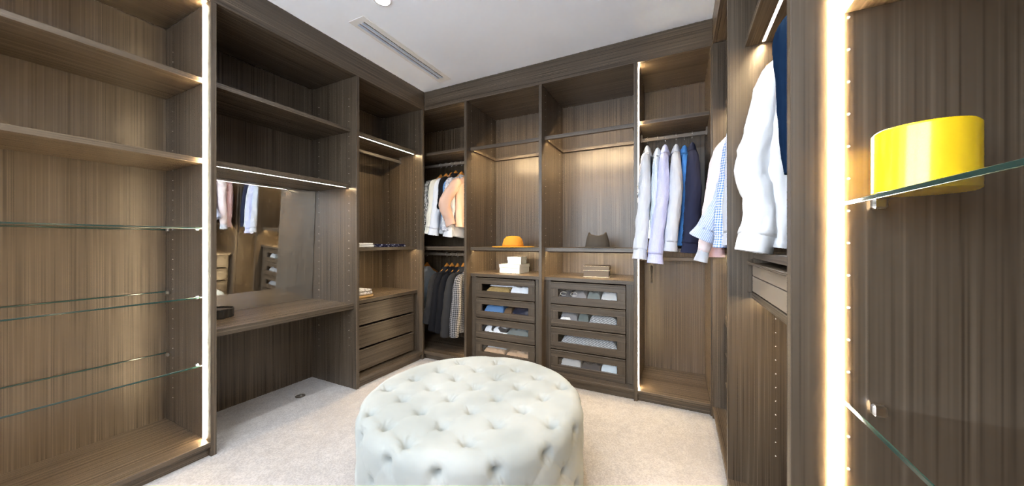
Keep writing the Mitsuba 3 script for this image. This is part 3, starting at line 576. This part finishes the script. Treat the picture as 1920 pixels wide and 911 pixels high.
cloth('shirt_gingham', uvproc(gingham))
def tweed(u, v):
    t = noise(u * 190, v * 190, 1.0) * 0.6 + noise(u * 420, v * 420, 2.0) * 0.4; return mix((0.012, 0.012, 0.014), (0.62, 0.60, 0.55), smoothstep(0.51, 0.64, t))
cloth('tweed_black', uvproc(tweed))
def tweed2(u, v):
    t = noise(u * 240, v * 240, 5.0) * 0.6 + noise(u * 500, v * 500, 2.0) * 0.4; return mix((0.13, 0.15, 0.20), (0.66, 0.67, 0.70), smoothstep(0.34, 0.62, t))
cloth('tweed_grey', uvproc(tweed2))
def check(u, v):
    a = smoothstep(0.2, 0.7, dr.sin(u * 330)); b = smoothstep(0.2, 0.7, dr.sin(v * 330)); return mix((0.035, 0.037, 0.042), (0.24, 0.24, 0.25), 0.5 * (a + b))
cloth('suit_check', uvproc(check))

def tube_uv(rings, cap0=True, cap1=True):
    """(mesh, uv) of a tube with a seam column; uv in metres."""
    R = np.array(rings); R = np.concatenate([R, R[:, :1]], 1); k, n = R.shape[:2]
    ul = np.concatenate([np.zeros((k, 1)), np.cumsum(np.linalg.norm(np.diff(R, axis=1), axis=2), 1)], 1).mean(0)
    vl = np.r_[0, np.cumsum(np.linalg.norm(np.diff(R.mean(1), axis=0), axis=1))]
    uv = np.stack(np.broadcast_arrays(ul[None, :], vl[:, None]), -1).reshape(-1, 2); v = R.reshape(-1, 3)
    i, j = np.meshgrid(np.arange(k - 1), np.arange(n - 1), indexing='ij'); a = (i * n + j).ravel()
    f = [np.c_[a, a + 1, a + n + 1], np.c_[a, a + n + 1, a + n]]
    for cap, row in ((cap0, 0), (cap1, k - 1)):
        if cap:
            v = np.vstack([v, R[row, :-1].mean(0)]); uv = np.vstack([uv, uv[row * n]]); b = np.arange(n - 1) + row * n
            f.append(np.c_[b + 1, b, b * 0 + len(v) - 1] if row == 0 else np.c_[b, b + 1, b * 0 + len(v) - 1])
    F = np.vstack(f); m = trimesh.Trimesh(v, F, process=False)
    if m.volume < 0: F = F[:, ::-1]; m = trimesh.Trimesh(v, F, process=False)
    return m, uv

def interp(tab, x):
    tab = np.array(tab, float); return [np.interp(x, tab[:, 0], tab[:, c]) for c in range(1, tab.shape[1])]

def garment(name, label, cat, pos, ang, m, length=0.78, hs=0.225, ht=0.030, near=None, far=None, collar='shirt', cuff='shirt', seed=0, group=None, fold=0.010, sr=(0.052, 0.046), cuff_mat=None, lapel=None, open_end=True, shoulder=0.0, flare=1.16):
    """A shirt or jacket hanging from pos (top of its collar). ang: direction of the shoulder line; near: path of the sleeve on the side facing the room, as (s, t, z)."""
    k = thing(name, label, cat, group); px, py, pz = pos; c, s_ = math.cos(ang), math.sin(ang)
    def world(P): P = np.asarray(P, float); return np.stack([px + P[..., 0] * c - P[..., 1] * s_, py + P[..., 0] * s_ + P[..., 1] * c, pz + P[..., 2]], -1)
    n = 64; g = np.arange(n) * 2 * np.pi / n + math.pi / 2
    cg, sg = np.sign(np.cos(g)) * np.abs(np.cos(g)) ** 0.75, np.sign(np.sin(g)) * np.abs(np.sin(g)) ** 0.9
    tab = [(0, 0.050, 0.020), (0.035, 0.062, 0.030), (0.055, 0.105, 0.034), (0.075, 0.155, 0.034), (0.10, 0.19 + shoulder, ht * 0.8), (0.13, hs - 0.01, ht), (0.2, hs - 0.005, ht), (length * 0.55, hs - 0.015, ht * 1.02), (length, hs, ht * 1.15)]
    zz = np.r_[np.linspace(0.02, 0.14, 16), np.linspace(0.16, length, 44)]
    rings = []
    for z in zz:
        a, b = interp(tab, z); S = a * cg; Tt = b * sg
        w = np.clip((z - 0.08) / 0.3, 0, 1)
        q = meshkit.fbm(np.c_[S * 16 + seed * 3.1, np.full(n, z * 2.6 + seed), sg * 1.3 + seed], 3) - 0.5
        q2 = np.sin(S * 62 + seed * 2 + 2.5 * q + z * 3) * 0.5
        rg = (1 - np.abs(2 * meshkit.noise(np.c_[S * 11 + z * 2.5 + seed, np.full(n, z * 3.4 + seed * 1.3), sg * 0.9 + seed * 2]) - 1)) ** 3 - 0.3
        Tt = Tt + w * (1.6 * q + 0.7 * q2 + 0.8 * rg * np.sign(sg)) * fold * (0.5 + 0.9 * z / length) * (1.0 if ht > 0.03 else 0.7)
        S = S + w * q * 0.014
        zo = -z + (0.02 * np.abs(cg) * (z > length - 0.02)) + 0.008 * (z / length) * q
        rings.append(np.c_[S, Tt, zo])
    last = rings[-1]
    if open_end: rings += [np.c_[last[:, 0] * 0.985, last[:, 1] * 0.90, last[:, 2] + 0.002], np.c_[last[:, 0] * 0.98, last[:, 1] * 0.86, last[:, 2] + 0.05]]
    mesh, uv = tube_uv(rings); mesh.vertices = world(mesh.vertices)
    put(k, 'body', None, None, shape=mikit.ply(mesh, m, True, uv=uv))
    if collar == 'shirt':
        prof = [(0.056, 0.034, -0.055), (0.053, 0.026, -0.02), (0.050, 0.020, 0.006), (0.054, 0.023, 0.012), (0.066, 0.034, -0.018), (0.080, 0.044, -0.056), (0.076, 0.041, -0.057), (0.062, 0.030, -0.02)]
        rr = [np.c_[a * np.cos(g), b * np.sin(g), z + 0.010 * np.cos(2 * g) + 0.012 * np.sin(g) * (a > 0.06)] for a, b, z in prof]
        cm, _ = tube_uv(rr, False, False); cm.vertices = world(cm.vertices); put(k, 'collar', cm, m, smooth=50)
    elif collar == 'jacket':
        prof = [(0.070, 0.050, -0.06), (0.062, 0.042, -0.02), (0.060, 0.040, -0.012), (0.068, 0.048, -0.020), (0.090, 0.058, -0.050), (0.105, 0.060, -0.068), (0.1, 0.055, -0.070)]
        cm, _ = tube_uv([np.c_[a * np.cos(g), b * np.sin(g), np.full(n, z)] for a, b, z in prof], False, False); cm.vertices = world(cm.vertices); put(k, 'collar', cm, m, smooth=50)
    from scipy.interpolate import PchipInterpolator
    for w_, path in (('near', near), ('far', far)):
        if path is None: continue
        P = np.array(path, float); L = np.r_[0, np.cumsum(np.linalg.norm(np.diff(P[:, :3], axis=0), axis=1))]
        x = np.linspace(0, L[-1], 40); C = np.c_[[PchipInterpolator(L, P[:, q])(x) for q in range(3)]].T
        if P.shape[1] >= 5: ra, rb = PchipInterpolator(L, P[:, 3])(x), PchipInterpolator(L, P[:, 4])(x)
        else: f = np.linspace(0, 1, 40); ra, rb = sr[0] * (1.05 - 0.22 * f), sr[1] * (1.02 - 0.15 * f)
        ra = ra * np.clip(0.55 + x / 0.10, 0, 1); rb = rb * np.clip(0.6 + x / 0.10, 0, 1)
        t = np.gradient(C, axis=0); t /= np.linalg.norm(t, axis=1, keepdims=True)
        e2 = np.tile([0, 1.0, 0], (40, 1)); e1 = np.cross(e2, t); e1 /= np.linalg.norm(e1, axis=1, keepdims=True); e2 = np.cross(t, e1)
        n2 = 40; h = np.arange(n2) * 2 * np.pi / n2
        rr = []
        for i in range(40):
            q = meshkit.fbm(np.c_[np.cos(h) * 1.6 + seed, np.sin(h) * 1.6, np.full(n2, x[i] * 9 + seed * 1.7 + (w_ == 'far') * 5)], 3) - 0.5
            q += 0.4 * (meshkit.noise(np.c_[np.cos(h) * 3.5 + seed, np.sin(h) * 3.5, np.full(n2, x[i] * 30 + seed)]) - 0.5)
            q += 0.45 * ((1 - np.abs(2 * meshkit.noise(np.c_[np.cos(h) * 1.5 + seed * 3, np.sin(h) * 1.5 + x[i] * 4, np.full(n2, x[i] * 12 + seed)]) - 1)) ** 3 - 0.3)
            fq = 1 + np.clip(x[i] / 0.1, 0, 1) * q * (0.24 if cuff == 'shirt' else 0.18)
            rr.append(C[i] + (ra[i] * fq * np.cos(h))[:, None] * e1[i] + (rb[i] * fq * np.sin(h))[:, None] * e2[i])
        if cuff == 'jacket': rr += [C[-1] + (R_ - C[-1]) * sc + t[-1] * dz for R_, sc, dz in ((rr[-1], 0.9, 0.001), (rr[-1], 0.85, -0.04))]
        mesh, uv = tube_uv(rr); mesh.vertices = world(mesh.vertices)
        put(k, 'sleeve', None, None, shape=mikit.ply(mesh, m, True, uv=uv))
        if cuff == 'shirt':
            z0, tt, E1, E2 = C[-1], t[-1], e1[-1], e2[-1]
            a, b = ra[-1], rb[-1]; rr = []
            for d, sc in ((-0.012, 0.975), (-0.004, 1.0), (0.02, 1.035), (0.066, flare), (0.069, flare - 0.02), (0.066, flare - 0.05), (0.02, 0.98)):
                wob = 1 + np.clip((d + 0.01) / 0.06, 0, 1) * (0.10 * np.sin(2 * h + seed) + 0.07 * np.sin(3 * h + seed * 2) - 0.16 * np.exp(-((np.mod(h - seed - 2.0, 2 * np.pi) - 3.1) / 0.22) ** 2))
                rr.append(z0 + tt * d + (a * sc * wob * np.cos(h))[:, None] * E1 + (b * sc * wob * np.sin(h))[:, None] * E2)
            cmesh, uv = tube_uv(rr, False, True); cmesh.vertices = world(cmesh.vertices)
            put(k, 'cuff', None, None, shape=mikit.ply(cmesh, cuff_mat or m, True, uv=uv))
        elif cuff == 'jacket' and w_ == 'near' and lapel:
            for q in range(3):
                z0 = C[-3 - 3 * q]; bt = trimesh.creation.icosphere(subdivisions=1, radius=0.007); bt.vertices = world(np.asarray(bt.vertices) * [1, 0.5, 1] + z0 + [0.25 * ra[-3], -lapel * rb[-3] * 1.02, 0]); put(k, 'sleeve_button', bt, 'pin_metal', smooth=True)
    return k

def hanger(label, pos, ang, rz_, m='hanger_wood', group=None, half=0.19, thick=0.012, drop=0.115, bar=False):
    """pos: the crest of the wooden bow; rz_: height of the rail's centre."""
    k = thing('clothes_hanger', label, 'clothes hanger', group); px, py, pz = pos; c, s_ = math.cos(ang), math.sin(ang)
    def world(P): P = np.asarray(P, float); return np.c_[px + P[:, 0] * c, py + P[:, 0] * s_, pz + P[:, 1]]
    s = np.linspace(-half, half, 31); z = -drop * (np.abs(s) / half) ** 0.72
    r = thick * (0.75 + 0.65 * np.exp(-(s / 0.05) ** 2))
    put(k, 'bow', tube(world(np.c_[s, z]), r, 12), m, smooth=50)
    if bar:
        put(k, 'bar', tube(world(np.c_[[-half, half], [-drop, -drop - 0.01]]), 0.006, 8), m, smooth=50)
    rad = 0.023; h = rz_ - pz; a = np.linspace(-math.pi / 2, math.pi * 1.05, 22)
    hk = np.vstack([[[0, thick * 0.8]], [[0, h - rad - 0.012]], np.c_[rad * np.cos(a), h + rad * np.sin(a)]])
    put(k, 'hook', tube(world(hk), 0.0021, 8), 'chrome', 'chrome hook', smooth=50)
    return k

UP = math.pi / 2
# --- back wall, right bay: shirts facing the room edge-on
yr = YB + 0.295
def G(x, ztop, label, m, near, seed, hl, hm='hanger_wood', dy=0.0, **kw):
    garment('shirt', label, 'shirt', (x, yr + dy, ztop), UP + kw.pop('tw', 0.0), m, near=near, far=[(0.18, 0, -0.10), (0.24, 0.0, -0.2), (0.255, 0, -0.5), (0.26, 0, -0.68)], seed=seed, **kw)
    hanger(hl, (x, yr + dy, ztop + 0.006), UP, 2.121, hm, thick=0.011 if hm == 'hanger_wood' else 0.006)
def slv(end_s, end_t, end_z, s1=-0.262, t1=0.0, ra=0.05, rb=0.046, re=0.046):
    return [(-0.165, 0, -0.085, ra * 0.8, rb * 0.62), (-0.228, t1 * 0.2, -0.16, ra * 0.95, rb * 0.75), (s1, t1 * 0.6, -0.38, ra, rb), ((s1 + end_s) / 2 - 0.005, (t1 + end_t) / 2, (-0.38 + end_z) / 2, ra * 0.95, rb), (end_s, end_t, end_z, ra * 0.85, re)]
G(-0.237, 2.040, 'white shirt at the left end of the back wardrobe rail beside the light strip', 'shirt_white', slv(-0.315, 0.030, -0.855, re=0.050), 1, 'wire hanger of the leftmost white shirt on the back rail', 'chrome')
G(-0.157, 2.010, 'pale blue striped shirt between the white and the lavender shirt', 'shirt_fine_stripe', slv(-0.27, 0.01, -0.74, s1=-0.25, ra=0.045, rb=0.034, re=0.036), 2, 'wire hanger of the pale blue striped shirt', 'chrome')
G(-0.100, 2.030, 'lavender blue shirt with a long cuff, third from the left on the back rail', 'shirt_lavender', slv(-0.325, 0.058, -0.875, s1=-0.272, t1=0.012, re=0.052), 3, 'wooden hanger of the lavender shirt')
G(-0.018, 2.022, 'white shirt with upturned collar between the lavender and navy shirts', 'shirt_white', slv(-0.295, 0.035, -0.775, re=0.044), 4, 'wire hanger of the white shirt with upturned collar', 'chrome')
G(0.042, 2.010, 'bright blue shirt mostly hidden behind the navy shirt', 'shirt_blue', slv(-0.22, 0.0, -0.72, s1=-0.21, ra=0.04, rb=0.03), 5, 'wire hanger of the hidden bright blue shirt', 'chrome', dy=0.02, ht=0.020)
G(0.098, 2.022, 'dark navy shirt at the right end of the back wardrobe rail', 'shirt_navy', slv(-0.285, 0.020, -0.785, re=0.054, rb=0.052), 6, 'wooden hanger of the dark navy shirt', ht=0.042)
hanger('empty black hanger on the lower rail behind the shirts', (-0.205, yr, 1.040), UP + 0.067, 1.108, 'hanger_black', half=0.20, thick=0.007, bar=True)

# --- corner wardrobe, upper rail
def D(x, ztop, name, label, cat, m, near, seed, hl, zr, hm='hanger_wood', **kw):
    garment(name, label, cat, (x, yr, ztop), UP + kw.pop('tw', 0.0), m, near=near, far=[(0.18, 0, -0.10), (0.235, 0.0, -0.2), (0.245, 0, -0.45), (0.25, 0, -0.6)], seed=seed, **kw)
    if hl: hanger(hl, (x, yr, ztop + 0.012), UP, zr, hm)
U = 2.130
D(-2.452, 2.000, 'jacket', 'black and white tweed jacket at the left end of the upper corner rail', 'jacket', 'tweed_black', slv(-0.262, 0.035, -0.66, s1=-0.25, re=0.05), 11, 'wooden hanger of the black and white tweed jacket', U, collar=None, cuff='jacket', length=0.62)
D(-2.374, 2.005, 'blouse', 'ivory blouse next to the black and white tweed jacket', 'blouse', 'shirt_ivory', slv(-0.245, 0.03, -0.60, s1=-0.235), 12, 'wooden hanger of the ivory blouse', U, collar=None, length=0.66)
D(-2.302, 2.010, 'blouse', 'white blouse with bluish shade between the ivory blouse and black jacket', 'blouse', 'shirt_bright_white', slv(-0.265, 0.03, -0.62, s1=-0.25, re=0.05), 13, 'wooden hanger of the white blouse', U, collar=None, length=0.69)
D(-2.240, 2.025, 'jacket', 'short black jacket between the white blouse and grey tweed', 'jacket', 'suit_black', slv(-0.25, 0.01, -0.42, s1=-0.245), 14, 'wooden hanger of the short black jacket', U, cuff='jacket', length=0.45, collar='jacket')
D(-2.205, 1.985, 'jeans_jacket', 'mid blue denim jacket showing below the short black jacket', 'jacket', 'jean_blue', slv(-0.245, 0.0, -0.60, s1=-0.235, ra=0.04, rb=0.03), 15, None, U, cuff='jacket', length=0.62, collar=None, ht=0.018)
D(-2.162, 2.010, 'jacket', 'grey flecked tweed jacket beside the pink top', 'jacket', 'tweed_grey', slv(-0.255, 0.02, -0.64, s1=-0.25, re=0.05), 16, 'wooden hanger of the grey flecked tweed jacket', U, collar=None, cuff='jacket', length=0.66)
D(-2.080, 1.990, 'jumper', 'peach pink jumper at the right end of the upper corner rail', 'jumper', 'shirt_peach', [(-0.165, 0, -0.085, 0.05, 0.045), (-0.25, 0.01, -0.18, 0.055, 0.052), (-0.34, 0.05, -0.36, 0.06, 0.055), (-0.275, 0.03, -0.54, 0.05, 0.05), (-0.27, 0.02, -0.57, 0.05, 0.05)], 17, 'wooden hanger of the peach pink jumper', U, collar=None, cuff='jacket', length=0.60, ht=0.042)
D(-2.125, 1.980, 'blouse', 'white blouse showing below the hem of the peach jumper', 'blouse', 'shirt_bright_white', slv(-0.24, 0.03, -0.61, s1=-0.225, ra=0.04, rb=0.035), 18, None, U, collar=None, length=0.69, ht=0.018)
# --- corner wardrobe, lower rail
Lr = 1.110
D(-2.655, 0.985, 'shirt', 'pale blue shirt alone at the left of the lower corner rail', 'shirt', 'shirt_pale_blue', slv(-0.255, 0.0, -0.56, s1=-0.25), 21, 'wooden hanger of the pale blue shirt in the corner', Lr, collar=None, tw=0.25, length=0.62)
for i, (x, zt, ez, t, m) in enumerate(((-2.362, 0.985, -0.60, 'first dark charcoal suit jacket from the left on the lower corner rail', 'suit_charcoal'), (-2.292, 0.987, -0.67, 'second dark suit jacket on the lower corner rail with cuff buttons', 'suit_black'),
                               (-2.215, 0.985, -0.68, 'third dark suit jacket on the lower corner rail with a cuff button', 'suit_black'), (-2.135, 0.990, -0.72, 'fourth suit jacket on the lower corner rail, grey', 'suit_grey'))):
    D(x, zt, 'suit_jacket', t, 'jacket', m, slv(-0.285, 0.035, ez, s1=-0.27, ra=0.056, rb=0.054, re=0.05), 22 + i, 'wooden hanger of the ' + t.split(' on the')[0], Lr, collar='jacket', cuff='jacket', length=0.70, ht=0.033, fold=0.005, lapel=-1 if i in (1, 2) else None)
D(-2.050, 0.985, 'suit_jacket', 'grey checked jacket at the right end of the lower corner rail', 'jacket', 'suit_check', slv(-0.265, 0.02, -0.71, s1=-0.255, ra=0.05, rb=0.05), 27, 'wooden hanger of the grey checked jacket', Lr, collar='jacket', cuff='jacket', length=0.70, fold=0.005)
D(-1.950, 0.980, 'shirt', 'white shirt beyond the grey checked jacket', 'shirt', 'shirt_bright_white', None, 28, 'wooden hanger of the white shirt beyond the checked jacket', Lr, collar=None, ht=0.013, length=0.70, fold=0.004)

# --- right wall, far bay (seen past the upright panel and in the mirror)
xr = XR + 0.30
def Rt(y, ztop, label, m, near, seed, hl, cat='shirt', **kw):
    garment(cat, label, cat, (xr, y, ztop), kw.pop('tw', 0.0), m, near=near, far=[(0.18, 0, -0.10), (0.225, 0, -0.2), (0.235, 0, -0.45), (0.24, 0, -0.6)], seed=seed, **kw)
    hanger(hl, (xr, y, ztop + 0.012), 0.0, 2.128)
Rt(2.650, 2.015, 'pink shirt nearest the corner on the right-hand rail', 'shirt_pink', slv(-0.285, -0.01, -0.80, s1=-0.265), 31, 'wooden hanger of the pink shirt in the right corner')
Rt(2.555, 2.015, 'very pale pink shirt whose white cuff hangs lowest in the right corner', 'shirt_pale_pink', [(-0.165, 0, -0.085, 0.05, 0.045), (-0.26, 0, -0.19, 0.055, 0.048), (-0.305, -0.005, -0.45, 0.052, 0.046), (-0.345, 0.0, -0.72, 0.046, 0.044), (-0.368, 0.0, -0.83, 0.034, 0.04)], 32, 'wooden hanger of the very pale pink shirt', cuff_mat='shirt_white')
Rt(2.420, 1.975, 'light blue finely striped shirt with a flared sleeve in the right corner', 'shirt_blue_stripe', [(-0.165, 0, -0.085, 0.045, 0.04), (-0.21, 0, -0.2, 0.05, 0.045), (-0.275, 0.0, -0.48, 0.055, 0.045), (-0.335, 0.02, -0.60, 0.058, 0.05), (-0.355, 0.03, -0.64, 0.06, 0.05)], 33, 'wooden hanger of the light blue striped shirt')
Rt(2.300, 1.975, 'blue and white gingham shirt beside the upright panel at right', 'shirt_gingham', slv(-0.285, 0.0, -0.69, s1=-0.255, re=0.05), 34, 'wooden hanger of the gingham shirt')
Rt(2.190, 2.000, 'plain white shirt hanging behind the upright panel at right', 'shirt_white', slv(-0.25, 0.0, -0.70, s1=-0.235), 35, 'wooden hanger of the shirt behind the right panel')
# --- right wall, middle bay
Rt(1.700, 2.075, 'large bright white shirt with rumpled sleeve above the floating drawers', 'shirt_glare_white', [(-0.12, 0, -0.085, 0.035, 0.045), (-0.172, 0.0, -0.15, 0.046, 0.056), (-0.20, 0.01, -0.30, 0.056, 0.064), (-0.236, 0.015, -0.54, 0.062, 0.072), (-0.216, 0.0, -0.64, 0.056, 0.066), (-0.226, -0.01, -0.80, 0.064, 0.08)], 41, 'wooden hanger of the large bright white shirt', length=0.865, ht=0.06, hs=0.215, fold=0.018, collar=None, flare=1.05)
Rt(1.420, 2.085, 'deep blue jacket in front of the white shirt at right', 'shirt_deep_blue', [(-0.12, 0, -0.065, 0.045, 0.05), (-0.175, 0.0, -0.15, 0.05, 0.055), (-0.17, 0, -0.35, 0.045, 0.05), (-0.15, 0.0, -0.6, 0.045, 0.05)], 42, 'wooden hanger of the deep blue jacket', cat='jacket', cuff='jacket', ht=0.055, hs=0.19, length=0.72, fold=0.006)
